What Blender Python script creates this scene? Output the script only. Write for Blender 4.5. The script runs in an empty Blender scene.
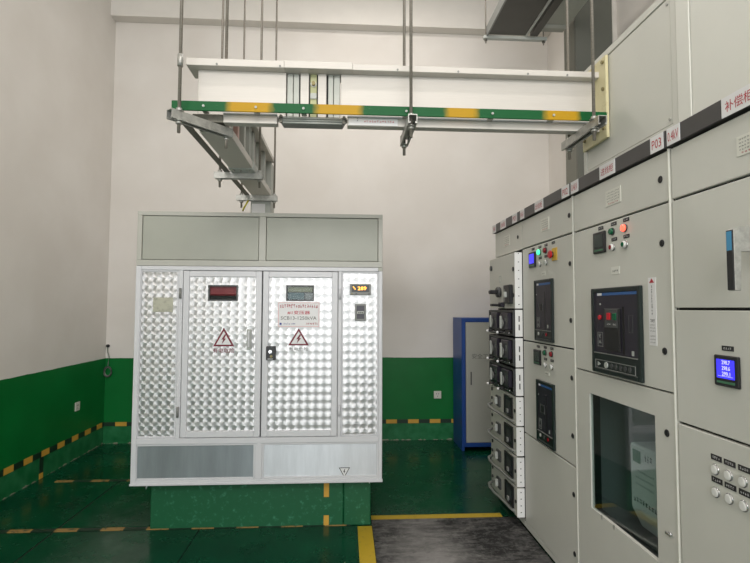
import bpy, bmesh, math, random
from mathutils import Vector, Matrix
random.seed(7)
scene = bpy.context.scene
COL = scene.collection

# ------------------------------------------------------------------ camera
CAM_H = 1.52
yaw, pit, rol = math.radians(3.4), math.radians(3.0), math.radians(0.2)
fw = Vector((math.sin(yaw)*math.cos(pit), math.cos(yaw)*math.cos(pit), math.sin(pit)))
r0 = Vector((math.cos(yaw), -math.sin(yaw), 0)); u0 = r0.cross(fw)
rt = r0*math.cos(rol) + u0*math.sin(rol); up = u0*math.cos(rol) - r0*math.sin(rol)
cd = bpy.data.cameras.new('camera'); cam = bpy.data.objects.new('camera', cd); COL.objects.link(cam)
cd.sensor_fit = 'HORIZONTAL'; cd.sensor_width = 36; cd.lens = 505/750*36; cd.clip_start = 0.05
m = Matrix((rt, up, -fw)).transposed().to_4x4(); m.translation = (0, 0, CAM_H); cam.matrix_world = m
scene.camera = cam

# ------------------------------------------------------------------ world, lights, exposure
def srgb(r, g, b):
    f = lambda c: (c/255)/12.92 if c/255 <= .04045 else ((c/255+.055)/1.055)**2.4
    return (f(r), f(g), f(b), 1)
w = bpy.data.worlds.new('world'); scene.world = w; w.use_nodes = True
w.node_tree.nodes['Background'].inputs[0].default_value = (.80, .88, 1, 1)
w.node_tree.nodes['Background'].inputs[1].default_value = 1.0
def area(name, loc, rot, sx, sy, power, col):
    l = bpy.data.lights.new(name, 'AREA'); l.shape = 'RECTANGLE'; l.size = sx; l.size_y = sy
    l.energy = power; l.color = col
    o = bpy.data.objects.new(name, l); COL.objects.link(o); o.location = loc; o.rotation_euler = rot
    return o
# daylight entering through the openings of the wall behind the photographer
area('daylight_entrance', (-0.3, -3.46, 1.75), (math.radians(90), 0, 0), 2.9, 2.9, 108, (.985, 1, 1))
area('daylight_clerestory', (-0.2, -3.46, 4.25), (math.radians(90), 0, 0), 4.4, 1.1, 185, (1, .96, .93))
# two fill lamps added under the ceiling to brighten the back of the room
for ly in (0.9, 4.35): area('added_fill_light', (.25, ly, 5.19), (0, 0, 0), 1.5, .22, 40, (1, .94, .89))
scene.view_settings.view_transform = 'Standard'
scene.view_settings.look = 'None'
scene.view_settings.gamma = 1
scene.view_settings.use_curve_mapping = False
scene.view_settings.exposure = -0.08

# ------------------------------------------------------------------ materials
def newmat(name):
    m = bpy.data.materials.new(name); m.use_nodes = True
    nt = m.node_tree; return m, nt, nt.nodes['Principled BSDF']
def N(nt, t, **kw):
    n = nt.nodes.new(t)
    for k, v in kw.items():
        if k == 'ins':
            for i, x in v.items(): n.inputs[i].default_value = x
        else: setattr(n, k, v)
    return n
def coords(nt, scale=None):
    g = N(nt, 'ShaderNodeNewGeometry')
    return g.outputs['Position']
def mix(nt, fac, a, b):
    n = N(nt, 'ShaderNodeMix', data_type='RGBA')
    for s, v in ((n.inputs[0], fac), (n.inputs[6], a), (n.inputs[7], b)):
        if isinstance(v, (int, float, tuple)): s.default_value = v
        else: nt.links.new(v, s)
    return n.outputs[2]
def math_(nt, op, a, b=None, clamp=False):
    n = N(nt, 'ShaderNodeMath', operation=op, use_clamp=clamp)
    for s, v in ((n.inputs[0], a), (n.inputs[1], b)):
        if v is None: continue
        if isinstance(v, (int, float)): s.default_value = v
        else: nt.links.new(v, s)
    return n.outputs[0]
def noise(nt, scale, detail=3, vec=None, stretch=None, rough=.5):
    n = N(nt, 'ShaderNodeTexNoise'); n.inputs['Scale'].default_value = scale; n.inputs['Detail'].default_value = detail
    n.inputs['Roughness'].default_value = rough
    v = vec or coords(nt)
    if stretch:
        mp = N(nt, 'ShaderNodeMapping'); mp.inputs['Scale'].default_value = stretch
        nt.links.new(v, mp.inputs[0]); v = mp.outputs[0]
    nt.links.new(v, n.inputs['Vector']); return n.outputs[0]
def ramp(nt, fac, lo, hi):
    n = N(nt, 'ShaderNodeMapRange'); n.inputs[1].default_value = lo; n.inputs[2].default_value = hi
    nt.links.new(fac, n.inputs[0]); return n.outputs[0]
def bump(nt, b, h, strength=.2, dist=.002):
    n = N(nt, 'ShaderNodeBump'); n.inputs['Strength'].default_value = strength; n.inputs['Distance'].default_value = dist
    nt.links.new(h, n.inputs['Height']); nt.links.new(n.outputs[0], b.inputs['Normal'])
def paint(name, col, rough=.5, metal=0, var=.06, nscale=6, spec=.5, bmp=0, coat=0):
    m, nt, b = newmat(name)
    nz = noise(nt, nscale, 4)
    dk = tuple(c*(1-var*2) for c in col[:3])+(1,)
    nt.links.new(mix(nt, ramp(nt, nz, .3, .7), dk, col), b.inputs['Base Color'])
    b.inputs['Roughness'].default_value = rough; b.inputs['Metallic'].default_value = metal
    b.inputs['Specular IOR Level'].default_value = spec
    b.inputs['Coat Weight'].default_value = coat; b.inputs['Coat Roughness'].default_value = .1
    if bmp: bump(nt, b, noise(nt, 220, 2), bmp, .001)
    return m
def flat(name, col, rough=.5, emit=0, metal=0):
    m, nt, b = newmat(name); b.inputs['Base Color'].default_value = col
    b.inputs['Roughness'].default_value = rough; b.inputs['Metallic'].default_value = metal
    if emit: b.inputs['Emission Color'].default_value = col; b.inputs['Emission Strength'].default_value = emit
    return m
def wall_mat(name):
    m, nt, b = newmat(name)
    p = coords(nt); sep = N(nt, 'ShaderNodeSeparateXYZ'); nt.links.new(p, sep.inputs[0]); z = sep.outputs[2]
    zj = math_(nt, 'ADD', z, math_(nt, 'MULTIPLY', math_(nt, 'SUBTRACT', noise(nt, 5, 3), .5), .012))
    white = mix(nt, ramp(nt, noise(nt, 1.6, 4), .35, .7), srgb(216, 211, 204), srgb(224, 220, 214))
    green = mix(nt, ramp(nt, noise(nt, 2.3, 5), .3, .7), srgb(6, 100, 42), srgb(10, 112, 50))
    gl = mix(nt, ramp(nt, noise(nt, 9, 5), .35, .7), srgb(16, 98, 52), srgb(50, 124, 80))
    low = mix(nt, math_(nt, 'GREATER_THAN', z, .19), gl, green)
    # bare plaster where the paint has flaked off along the floor
    fl = math_(nt, 'LESS_THAN', math_(nt, 'ADD', z, math_(nt, 'MULTIPLY', noise(nt, 13, 4), .10)), .052)
    low = mix(nt, fl, low, srgb(150, 150, 130))
    nt.links.new(mix(nt, math_(nt, 'GREATER_THAN', zj, .947), low, white), b.inputs['Base Color'])
    rg = N(nt, 'ShaderNodeMapRange'); nt.links.new(math_(nt, 'GREATER_THAN', zj, .947), rg.inputs[0])
    rg.inputs[3].default_value = .38; rg.inputs[4].default_value = .85; nt.links.new(rg.outputs[0], b.inputs['Roughness'])
    b.inputs['Specular IOR Level'].default_value = .3
    bump(nt, b, noise(nt, 14, 5), .10, .004)
    return m
def floor_mat():
    m, nt, b = newmat('green_epoxy')
    n1 = ramp(nt, noise(nt, 1.4, 6, rough=.65), .35, .68)
    c = mix(nt, n1, srgb(3, 52, 34), srgb(7, 74, 48))
    sc = ramp(nt, noise(nt, 24, 6, rough=.75), .60, .74)
    pt = ramp(nt, noise(nt, 2.2, 4), .52, .66)
    c = mix(nt, math_(nt, 'MULTIPLY', math_(nt, 'MULTIPLY', sc, pt), .4), c, srgb(96, 128, 104))
    # scattered chips in the coating
    ch = ramp(nt, noise(nt, 60, 2), .74, .78)
    c = mix(nt, math_(nt, 'MULTIPLY', ch, .6), c, srgb(150, 160, 140))
    nt.links.new(c, b.inputs['Base Color'])
    r = N(nt, 'ShaderNodeMapRange'); r.inputs[3].default_value = .12; r.inputs[4].default_value = .34
    nt.links.new(ramp(nt, noise(nt, 5, 6, rough=.7), .3, .7), r.inputs[0]); nt.links.new(r.outputs[0], b.inputs['Roughness'])
    b.inputs['Specular IOR Level'].default_value = .32
    bump(nt, b, noise(nt, 6, 4), .10, .01)
    return m
def mat_mat():
    m, nt, b = newmat('worn_black_rubber')
    v = coords(nt)
    big = noise(nt, 1.8, 5, rough=.6); fine = noise(nt, 22, 8, rough=.75); st = noise(nt, 5, 5, stretch=(1, 4.5, 1), rough=.7)
    f = math_(nt, 'ADD', math_(nt, 'MULTIPLY', big, .55), math_(nt, 'MULTIPLY', st, .45))
    # the foot-worn middle of the walkway is greyer than its edges
    sep = N(nt, 'ShaderNodeSeparateXYZ'); nt.links.new(v, sep.inputs[0])
    mid = math_(nt, 'SUBTRACT', 1, math_(nt, 'MULTIPLY', math_(nt, 'ABSOLUTE', math_(nt, 'SUBTRACT', sep.outputs[0], .58)), 2.6), clamp=True)
    f = math_(nt, 'ADD', f, math_(nt, 'MULTIPLY', mid, .20))
    c = mix(nt, ramp(nt, f, .48, .76), srgb(12, 12, 13), srgb(128, 126, 124))
    c = mix(nt, math_(nt, 'MULTIPLY', ramp(nt, fine, .48, .75), .45), c, srgb(165, 164, 160))
    c = mix(nt, math_(nt, 'MULTIPLY', ramp(nt, noise(nt, 11, 6, rough=.7), .55, .7), .7), c, srgb(30, 31, 32))
    nt.links.new(c, b.inputs['Base Color']); b.inputs['Roughness'].default_value = .8
    bump(nt, b, fine, .3, .004)
    return m
def hazard_paint(name, col, wearc, wear=.55):
    m, nt, b = newmat(name)
    f = ramp(nt, noise(nt, 26, 6, rough=.7), wear, wear+.12)
    nt.links.new(mix(nt, f, col, wearc), b.inputs['Base Color']); b.inputs['Roughness'].default_value = .5
    return m
def brushed(name, col, rough=.32, stretch=(1, 60, 60), var=.12, metal=1, aniso=0):
    m, nt, b = newmat(name)
    n1 = noise(nt, 6, 5, stretch=stretch, rough=.7)
    dk = tuple(c*(1-var) for c in col[:3])+(1,)
    nt.links.new(mix(nt, ramp(nt, n1, .35, .65), dk, col), b.inputs['Base Color'])
    b.inputs['Metallic'].default_value = metal; b.inputs['Anisotropic'].default_value = aniso
    r = N(nt, 'ShaderNodeMapRange'); r.inputs[3].default_value = rough*.8; r.inputs[4].default_value = rough*1.25
    nt.links.new(n1, r.inputs[0]); nt.links.new(r.outputs[0], b.inputs['Roughness'])
    return m
def engine_turned():
    """aluminium sheet finished with overlapping swirl discs: the grooves circle around each disc's centre"""
    m, nt, b = newmat('engine_turned_aluminium')
    s, R = .0555, .62
    sep = N(nt, 'ShaderNodeSeparateXYZ'); nt.links.new(coords(nt), sep.inputs[0])
    def frac(o): return math_(nt, 'FRACT', math_(nt, 'ADD', math_(nt, 'DIVIDE', o, s), 200))
    fu, fv = frac(sep.outputs[0]), frac(sep.outputs[2])
    dx = math_(nt, 'SUBTRACT', fu, .5); dz = math_(nt, 'SUBTRACT', fv, .5)
    for (cx, cz) in ((1.5, .5), (-.5, -.5), (.5, -.5), (1.5, -.5)):
        ax = math_(nt, 'SUBTRACT', fu, cx); az = math_(nt, 'SUBTRACT', fv, cz)
        d2 = math_(nt, 'ADD', math_(nt, 'MULTIPLY', ax, ax), math_(nt, 'MULTIPLY', az, az))
        ins = math_(nt, 'LESS_THAN', d2, R*R)
        def sel(o, n):
            k = N(nt, 'ShaderNodeMix', data_type='FLOAT'); nt.links.new(ins, k.inputs[0])
            nt.links.new(o, k.inputs[2]); nt.links.new(n, k.inputs[3]); return k.outputs[0]
        dx, dz = sel(dx, ax), sel(dz, az)
    cmb = N(nt, 'ShaderNodeCombineXYZ'); nt.links.new(math_(nt, 'MULTIPLY', dz, -1), cmb.inputs[0]); nt.links.new(dx, cmb.inputs[2])
    nrm = N(nt, 'ShaderNodeVectorMath', operation='NORMALIZE'); nt.links.new(cmb.outputs[0], nrm.inputs[0])
    nt.links.new(nrm.outputs[0], b.inputs['Tangent'])
    d = math_(nt, 'SQRT', math_(nt, 'ADD', math_(nt, 'MULTIPLY', dx, dx), math_(nt, 'MULTIPLY', dz, dz)))
    bump(nt, b, math_(nt, 'POWER', d, 2.0), .45, .006)
    nt.links.new(mix(nt, ramp(nt, d, .1, .62), srgb(196, 196, 196), srgb(210, 210, 210)), b.inputs['Base Color'])
    b.inputs['Metallic'].default_value = .85; b.inputs['Roughness'].default_value = .40; b.inputs['Anisotropic'].default_value = .85
    return m
def glass(name, tint=(.75, .82, .80, 1), refl=.10):
    m, nt, b = newmat(name); nt.nodes.remove(b)
    out = nt.nodes['Material Output']
    tr = N(nt, 'ShaderNodeBsdfTransparent'); tr.inputs[0].default_value = tint
    gl = N(nt, 'ShaderNodeBsdfGlossy'); gl.inputs['Roughness'].default_value = .03
    g = N(nt, 'ShaderNodeNewGeometry'); dt = N(nt, 'ShaderNodeVectorMath', operation='DOT_PRODUCT')
    nt.links.new(g.outputs['Normal'], dt.inputs[0]); nt.links.new(g.outputs['Incoming'], dt.inputs[1])
    sch = math_(nt, 'POWER', math_(nt, 'SUBTRACT', 1, math_(nt, 'ABSOLUTE', dt.outputs['Value'])), 5)
    fac = math_(nt, 'ADD', math_(nt, 'MULTIPLY', sch, .95), refl, clamp=True)
    mx = N(nt, 'ShaderNodeMixShader'); nt.links.new(fac, mx.inputs[0]); nt.links.new(tr.outputs[0], mx.inputs[1]); nt.links.new(gl.outputs[0], mx.inputs[2])
    nt.links.new(mx.outputs[0], out.inputs[0])
    return m
M = {}
M['wall'] = wall_mat('painted_wall')
M['plaster'] = paint('white_plaster', srgb(222, 218, 211), .9, var=.02)
M['ceiling'] = paint('ceiling_plaster', srgb(215, 212, 206), .9, var=.02)
M['greycol'] = paint('shaded_grey_column_paint', srgb(104, 106, 98), .6, var=.04)  # column's own grey, darkened further for the shade on this face
M['greycol2'] = paint('grey_corner_bead', srgb(122, 122, 112), .6, var=.04)
M['floor'] = floor_mat()
M['mat'] = mat_mat()
M['plinth'] = hazard_paint('plinth_green', srgb(10, 88, 52), srgb(58, 126, 94), .56)
M['yellowtape'] = hazard_paint('yellow_floor_paint', srgb(188, 158, 38), srgb(150, 128, 50), .58)
M['tape_y'] = hazard_paint('tape_yellow', srgb(206, 158, 60), srgb(170, 120, 60), .6)
M['tape_k'] = hazard_paint('tape_black', srgb(16, 44, 28), srgb(40, 70, 50), .6)
M['tape_w'] = hazard_paint('tape_worn', srgb(158, 124, 70), srgb(40, 66, 46), .52)
M['cab'] = paint('switchgear_grey', srgb(202, 202, 194), .42, var=.015, bmp=.03)
M['cab2'] = paint('switchgear_pale', srgb(216, 216, 208), .45, var=.015)  # lighter tone of the cabinet grey
M['trim'] = paint('edge_trim_white', srgb(214, 214, 204), .4, var=.01)
M['band'] = paint('header_band_charcoal', srgb(70, 68, 68), .45, var=.05)
M['seam'] = flat('black_seam', srgb(16, 16, 16), .7)
M['black'] = paint('black_plastic', srgb(28, 28, 30), .38, var=.05)
M['black2'] = paint('dark_violet_plastic', srgb(42, 38, 50), .35, var=.06)
M['dgreen'] = paint('dark_green_bezel', srgb(22, 34, 32), .35, var=.05)
M['dgrey'] = paint('dark_grey_plastic', srgb(70, 72, 72), .45)
M['mgrey'] = paint('mid_grey_plastic', srgb(128, 130, 126), .45)
M['lgrey'] = paint('light_grey_plastic', srgb(176, 180, 174), .4)
M['white'] = paint('white_card', srgb(222, 222, 222), .5, var=.01)
M['whitealu'] = paint('white_aluminium', srgb(208, 209, 212), .4, var=.015)
M['drawerside'] = paint('bright_drawer_side', srgb(236, 236, 234), .35, var=.01)
M['topgrey'] = paint('enclosure_grey', srgb(160, 162, 151), .42, metal=0, var=.02)
M['topframe'] = paint('enclosure_frame_grey', srgb(176, 176, 167), .42, metal=0, var=.02)
M['turned'] = engine_turned()
M['brushL'] = brushed('brushed_aluminium_panel', srgb(222, 226, 230), .36, (.9, 1, .12), .22, metal=.5)
M['brushshade'] = brushed('shaded_aluminium_panel', srgb(156, 164, 168), .34, (.9, 1, .12), .22, metal=.5)  # same aluminium, with a darker reflection put into the colour
M['alu'] = brushed('bus_duct_aluminium', srgb(200, 196, 189), .5, (1, 8, 40), .06, metal=.2)
M['alu2'] = brushed('bus_joint_aluminium', srgb(164, 167, 160), .45, (40, 8, 1), .08, metal=.3)
M['galv'] = brushed('galvanised_steel', srgb(184, 184, 178), .42, (6, 6, 6), .3, metal=.6)
M['galvd'] = brushed('dull_steel', srgb(112, 110, 100), .5, (9, 9, 9), .35, metal=.5)
M['rod'] = brushed('zinc_rod', srgb(146, 140, 130), .45, (4, 4, 30), .25, metal=.4)
M['cream'] = hazard_paint('yellow_insulating_board', srgb(206, 198, 158), srgb(192, 182, 138), .55)
M['cream2'] = flat('olive_insulator', srgb(172, 174, 130), .5)
M['copper'] = flat('pinkish_bar', srgb(196, 160, 150), .5)
M['brass'] = flat('brass_bolt', srgb(134, 124, 84), .45, metal=.4)
M['gpaint'] = hazard_paint('green_bar_paint', srgb(8, 118, 62), srgb(50, 140, 92), .64)
M['ypaint'] = hazard_paint('yellow_bar_paint', srgb(214, 176, 34), srgb(186, 150, 30), .62)
M['red'] = flat('sign_red', srgb(176, 40, 58), .5)
M['dred'] = flat('warning_maroon', srgb(112, 22, 42), .5)
M['ink'] = flat('black_ink', srgb(40, 38, 40), .6)
M['inkg'] = flat('grey_ink', srgb(120, 122, 118), .6)
M['inkb'] = flat('blue_ink', srgb(40, 60, 140), .6)
M['pinkink'] = flat('pale_red_ink', srgb(212, 132, 138), .6)
M['redred'] = flat('red_button', srgb(196, 32, 44), .3)
M['redlit'] = flat('lit_red_lens', srgb(255, 92, 70), .3, emit=2.2)
M['grnlit'] = flat('lit_green_lens', srgb(70, 232, 176), .3, emit=1.2)
M['grn'] = flat('green_lens', srgb(12, 92, 60), .25)
M['rdk'] = flat('dark_red_lens', srgb(140, 20, 34), .25)
M['chrome'] = flat('chrome_ring', srgb(205, 205, 205), .22, metal=.9)
M['bwhite'] = flat('white_push_button', srgb(220, 220, 216), .3)
M['lcd'] = flat('blue_lcd', srgb(56, 50, 235), .3, emit=1.0)
M['lcdtxt'] = flat('lcd_digits', srgb(190, 190, 255), .4, emit=1.1)
M['lcddark'] = flat('dark_lcd', srgb(52, 62, 60), .25)
M['led'] = flat('amber_led', srgb(255, 170, 60), .4, emit=2.5)
M['mlabel'] = flat('green_meter_label', srgb(70, 120, 90), .5)
M['bluestripe'] = flat('blue_stripe', srgb(48, 92, 150), .4)
M['skyblue'] = flat('blue_sticker', srgb(70, 140, 180), .4)
M['bluecab'] = paint('blue_enamel', srgb(24, 66, 138), .4, var=.04)
M['greydoor'] = paint('grey_locker_door', srgb(168, 168, 160), .45, var=.02)
M['coil'] = flat('red_resin_coil', srgb(170, 60, 66), .4)
M['coil2'] = flat('olive_core', srgb(150, 150, 110), .5)
M['coil3'] = flat('teal_core', srgb(60, 96, 100), .5)
M['dark'] = flat('dark_interior', srgb(40, 42, 42), .8)
M['inner'] = flat('cabinet_interior', srgb(130, 140, 138), .7)
M['yelsq'] = flat('yellow_surround', srgb(214, 176, 70), .5)
M['glass'] = glass('door_glass', (.84, .90, .89, 1), .11)
M['pane'] = glass('window_pane', (.85, .88, .88, 1), .02)
M['tray'] = paint('tray_dark_steel', srgb(66, 66, 60), .35, metal=.3, var=.06)
M['brown'] = flat('brown_window_frame', srgb(90, 52, 48), .5)
M['fillglow'] = flat('fill_tube_glow', (1, .95, .9, 1), .4, emit=6)  # glow of the added fill lamps
M['wire'] = flat('bare_wire', srgb(110, 120, 110), .6)
M['yg'] = flat('yellow_green_wire', srgb(190, 180, 40), .5)
M['outlet'] = paint('outlet_white', srgb(210, 208, 198), .4, var=.01)
M['sticker'] = hazard_paint('worn_sticker', srgb(176, 176, 158), srgb(150, 150, 136), .5)

# ------------------------------------------------------------------ builders
WL = {}
def link(name, mesh, loc, mat, parent):
    o = bpy.data.objects.new(name, mesh); COL.objects.link(o)
    if mat is not None and mesh is not None and not mesh.materials: mesh.materials.append(M[mat] if isinstance(mat, str) else mat)
    loc = Vector(loc); WL[o] = loc
    if parent is not None: o.parent = parent; o.location = loc - WL[parent]
    else: o.location = loc
    return o
def thing(name, loc, label, cat, group=None):
    o = bpy.data.objects.new(name, None); COL.objects.link(o); o.location = loc; WL[o] = Vector(loc); o.empty_display_size = .1
    o['label'] = label; o['category'] = cat
    if group: o['group'] = group
    return o
def tag(o, label, cat, group=None):
    o['label'] = label; o['category'] = cat
    if group: o['group'] = group
    return o
def struct(o, label=None):
    o['kind'] = 'structure'
    if label: o['label'] = label
    return o
def bm_mesh(bm, name, smooth=False):
    bmesh.ops.recalc_face_normals(bm, faces=bm.faces)
    me = bpy.data.meshes.new(name); bm.to_mesh(me); bm.free()
    if smooth:
        for p in me.polygons: p.use_smooth = True
    return me
def bm_box(bm, x0, x1, y0, y1, z0, z1):
    vs = [bm.verts.new((x, y, z)) for x in (x0, x1) for y in (y0, y1) for z in (z0, z1)]
    for f in ((0, 1, 3, 2), (4, 6, 7, 5), (0, 4, 5, 1), (2, 3, 7, 6), (0, 2, 6, 4), (1, 5, 7, 3)): bm.faces.new([vs[i] for i in f])
CACHE = {}
def box(name, x, y, z, mat, parent=None, bev=.0015):
    x0, x1 = sorted(x); y0, y1 = sorted(y); z0, z1 = sorted(z)
    d = (round(x1-x0, 5), round(y1-y0, 5), round(z1-z0, 5)); key = (d, bev, mat)
    me = CACHE.get(key)
    if me is None:
        bm = bmesh.new(); bm_box(bm, -d[0]/2, d[0]/2, -d[1]/2, d[1]/2, -d[2]/2, d[2]/2)
        bv = min(bev, min(d)*.3)
        if bv > 0: bmesh.ops.bevel(bm, geom=bm.edges[:], offset=bv, segments=1, affect='EDGES')
        me = bm_mesh(bm, name); CACHE[key] = me
    return link(name, me, ((x0+x1)/2, (y0+y1)/2, (z0+z1)/2), mat, parent)
def multibox(name, boxes, mat, parent=None, bev=.001, loc=None):
    xs = [b[0] for b in boxes]+[b[1] for b in boxes]; ys = [b[2] for b in boxes]+[b[3] for b in boxes]; zs = [b[4] for b in boxes]+[b[5] for b in boxes]
    c = loc or ((min(xs)+max(xs))/2, (min(ys)+max(ys))/2, (min(zs)+max(zs))/2)
    bm = bmesh.new()
    for b in boxes: bm_box(bm, b[0]-c[0], b[1]-c[0], b[2]-c[1], b[3]-c[1], b[4]-c[2], b[5]-c[2])
    if bev: bmesh.ops.bevel(bm, geom=bm.edges[:], offset=bev, segments=1, affect='EDGES')
    return link(name, bm_mesh(bm, name), c, mat, parent)
def cyl(name, p0, p1, r, mat, parent=None, seg=14, r1=None, bev=0):
    p0, p1 = Vector(p0), Vector(p1); d = p1-p0; L = d.length
    key = ('c', round(L, 5), r, r1, seg, mat, tuple(round(v, 4) for v in d.normalized()), bev)
    me = CACHE.get(key)
    if me is None:
        bm = bmesh.new(); bmesh.ops.create_cone(bm, cap_ends=True, segments=seg, radius1=r, radius2=r if r1 is None else r1, depth=L)
        if bev:
            es = [e for e in bm.edges if len(e.link_faces) == 2 and any(len(f.verts) > 4 for f in e.link_faces)]
            bmesh.ops.bevel(bm, geom=es, offset=bev, segments=2, affect='EDGES')
        bmesh.ops.rotate(bm, verts=bm.verts, cent=(0, 0, 0), matrix=d.normalized().to_track_quat('Z', 'Y').to_matrix())
        me = bm_mesh(bm, name)
        for p in me.polygons: p.use_smooth = len(p.vertices) == 4
        CACHE[key] = me
    return link(name, me, (p0+p1)/2, mat, parent)
def tube(name, pts, r, mat, parent=None, seg=8):
    pts = [Vector(p) for p in pts]; c = pts[0].copy(); bm = bmesh.new(); rings = []
    for i, p in enumerate(pts):
        t = (pts[min(i+1, len(pts)-1)]-pts[max(i-1, 0)]).normalized(); q = t.to_track_quat('Z', 'Y')
        rings.append([bm.verts.new(p-c+q @ Vector((r*math.cos(a*2*math.pi/seg), r*math.sin(a*2*math.pi/seg), 0))) for a in range(seg)])
    for a, b in zip(rings, rings[1:]):
        for i in range(seg): bm.faces.new((a[i], a[(i+1) % seg], b[(i+1) % seg], b[i]))
    bm.faces.new(rings[0][::-1]); bm.faces.new(rings[-1])
    return link(name, bm_mesh(bm, name, True), c, mat, parent)
def prism(name, pts2, axis, a0, a1, mat, parent=None, bev=0):
    """pts2 is the outline in the two other axes (in axis order), extruded from a0 to a1 along axis"""
    def mk(p, a):
        v = list(p); v.insert(axis, a); return Vector(v)
    vs = [mk(p, a0) for p in pts2]+[mk(p, a1) for p in pts2]
    c = sum(vs, Vector())/len(vs); bm = bmesh.new(); bv = [bm.verts.new(v-c) for v in vs]; n = len(pts2)
    bm.faces.new(bv[:n]); bm.faces.new(bv[n:][::-1])
    for i in range(n): bm.faces.new((bv[i], bv[(i+1) % n], bv[n+(i+1) % n], bv[n+i]))
    if bev: bmesh.ops.bevel(bm, geom=bm.edges[:], offset=bev, segments=1, affect='EDGES')
    return link(name, bm_mesh(bm, name), c, mat, parent)
def sheet_holed(name, plane, a, b, hole, d0, d1, mat, parent):
    """upright sheet with one rectangular hole; plane 'Y' (a = x range) or 'X' (a = y range), b = z range"""
    (a0, a1), (b0, b1), (h0, h1, k0, k1) = a, b, hole
    cells = [(a0, h0, b0, b1), (h1, a1, b0, b1), (h0, h1, b0, k0), (h0, h1, k1, b1)]
    bs = [((p, q, d0, d1, r, s) if plane == 'Y' else (d0, d1, p, q, r, s)) for p, q, r, s in cells]
    return multibox(name, bs, mat, parent, bev=0)
def ring(name, x, z, y0, y1, wid, mat, parent, plane='Y', bev=.002):
    """rectangular frame"""
    (x0, x1), (z0, z1) = x, z
    cells = [(x0, x0+wid, z0, z1), (x1-wid, x1, z0, z1), (x0+wid, x1-wid, z0, z0+wid), (x0+wid, x1-wid, z1-wid, z1)]
    return multibox(name, [((a, b, y0, y1, c, d) if plane == 'Y' else (y0, y1, a, b, c, d)) for a, b, c, d in cells], mat, parent, bev=bev)
ROT = {'Y': Matrix.Rotation(math.radians(90), 3, 'X'), 'X': Matrix.Rotation(math.radians(-90), 3, 'Z') @ Matrix.Rotation(math.radians(90), 3, 'X')}
FONT = None
def text(body, h, at, plane, mat, parent, width=None, name='lettering', offset=.012, thick=.0006):
    """printed characters centred on `at`, h = character height, facing -Y (plane 'Y') or -X (plane 'X')"""
    global FONT
    cu = bpy.data.curves.new('lettering', 'FONT'); cu.body = body; cu.size = 1; cu.align_x = 'LEFT'; cu.resolution_u = 2; cu.offset = offset
    to = bpy.data.objects.new('lettering_source', cu); COL.objects.link(to)
    bpy.context.view_layer.update()
    me = bpy.data.meshes.new_from_object(to.evaluated_get(bpy.context.evaluated_depsgraph_get()))
    bpy.data.objects.remove(to); bpy.data.curves.remove(cu); me.materials.clear()
    xs = [v.co.x for v in me.vertices]; ys = [v.co.y for v in me.vertices]
    sx0, sx1, sy0, sy1 = min(xs), max(xs), min(ys), max(ys); k = h/(sy1-sy0); kx = width/(sx1-sx0) if width else k
    for v in me.vertices:
        p = Vector(((v.co.x-(sx0+sx1)/2)*kx, (v.co.y-(sy0+sy1)/2)*k, 0)); v.co = ROT[plane] @ p
    return link(name, me, at, mat, parent)
def marks(at, plane, wd, ht, n, mat, parent, seed=1, name='lettering', vertical=False):
    """a row of tiny printed signs too small to read: strokes only"""
    rnd = random.Random(seed); bm = bmesh.new()
    def q(a0, a1, b0, b1):
        vs = [bm.verts.new(ROT[plane] @ Vector((a, b, 0))) for a, b in ((a0, b0), (a1, b0), (a1, b1), (a0, b1))]; bm.faces.new(vs)
    for i in range(n):
        if vertical: cw, chh = wd, ht/n; ox, oy = -wd/2, ht/2-(i+1)*chh
        else: cw, chh = wd/n, ht; ox, oy = -wd/2+i*cw, -ht/2
        for _ in range(3):
            y = oy+chh*rnd.uniform(.1, .85); a = rnd.uniform(.08, .3); q(ox+cw*a, ox+cw*rnd.uniform(.6, .9), y, y+chh*.1)
        for _ in range(2):
            x = ox+cw*rnd.uniform(.15, .75); q(x, x+cw*.11, oy+chh*rnd.uniform(.05, .3), oy+chh*rnd.uniform(.6, .95))
    me = bpy.data.meshes.new(name); bm.to_mesh(me); bm.free()
    return link(name, me, at, mat, parent)

# ------------------------------------------------------------------ the room
XL, XR, XR2, YB, YF, ZC = -2.68, 2.45, 2.85, 5.88, -3.5, 5.35
struct(box('floor', (XL-.2, XR2+.2), (YF-.2, YB+.2), (-.12, 0), 'floor', bev=0), 'dark green epoxy-coated concrete floor')
struct(box('ceiling', (XL-.2, XR2+.2), (YF-.2, YB+.2), (ZC, ZC+.12), 'ceiling', bev=0), 'white plastered ceiling')
struct(box('wall_back', (XL, XR), (YB, YB+.2), (0, ZC), 'wall', bev=0), 'white back wall with green painted dado')
struct(box('wall_left', (XL-.2, XL), (YF-.2, YB+.2), (0, ZC), 'wall', bev=0), 'white left wall with green painted dado')
struct(box('wall_right', (XR, XR+.6), (5.06, YB+.2), (0, ZC), 'wall', bev=0), 'white right wall return behind the switchgear')
struct(sheet_holed('wall_right', 'X', (YF-.2, 5.06), (0, ZC), (2.0, 4.34, 2.9, 4.5), XR2, XR2+.2, 'wall', None), 'white right wall with a high window')
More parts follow.
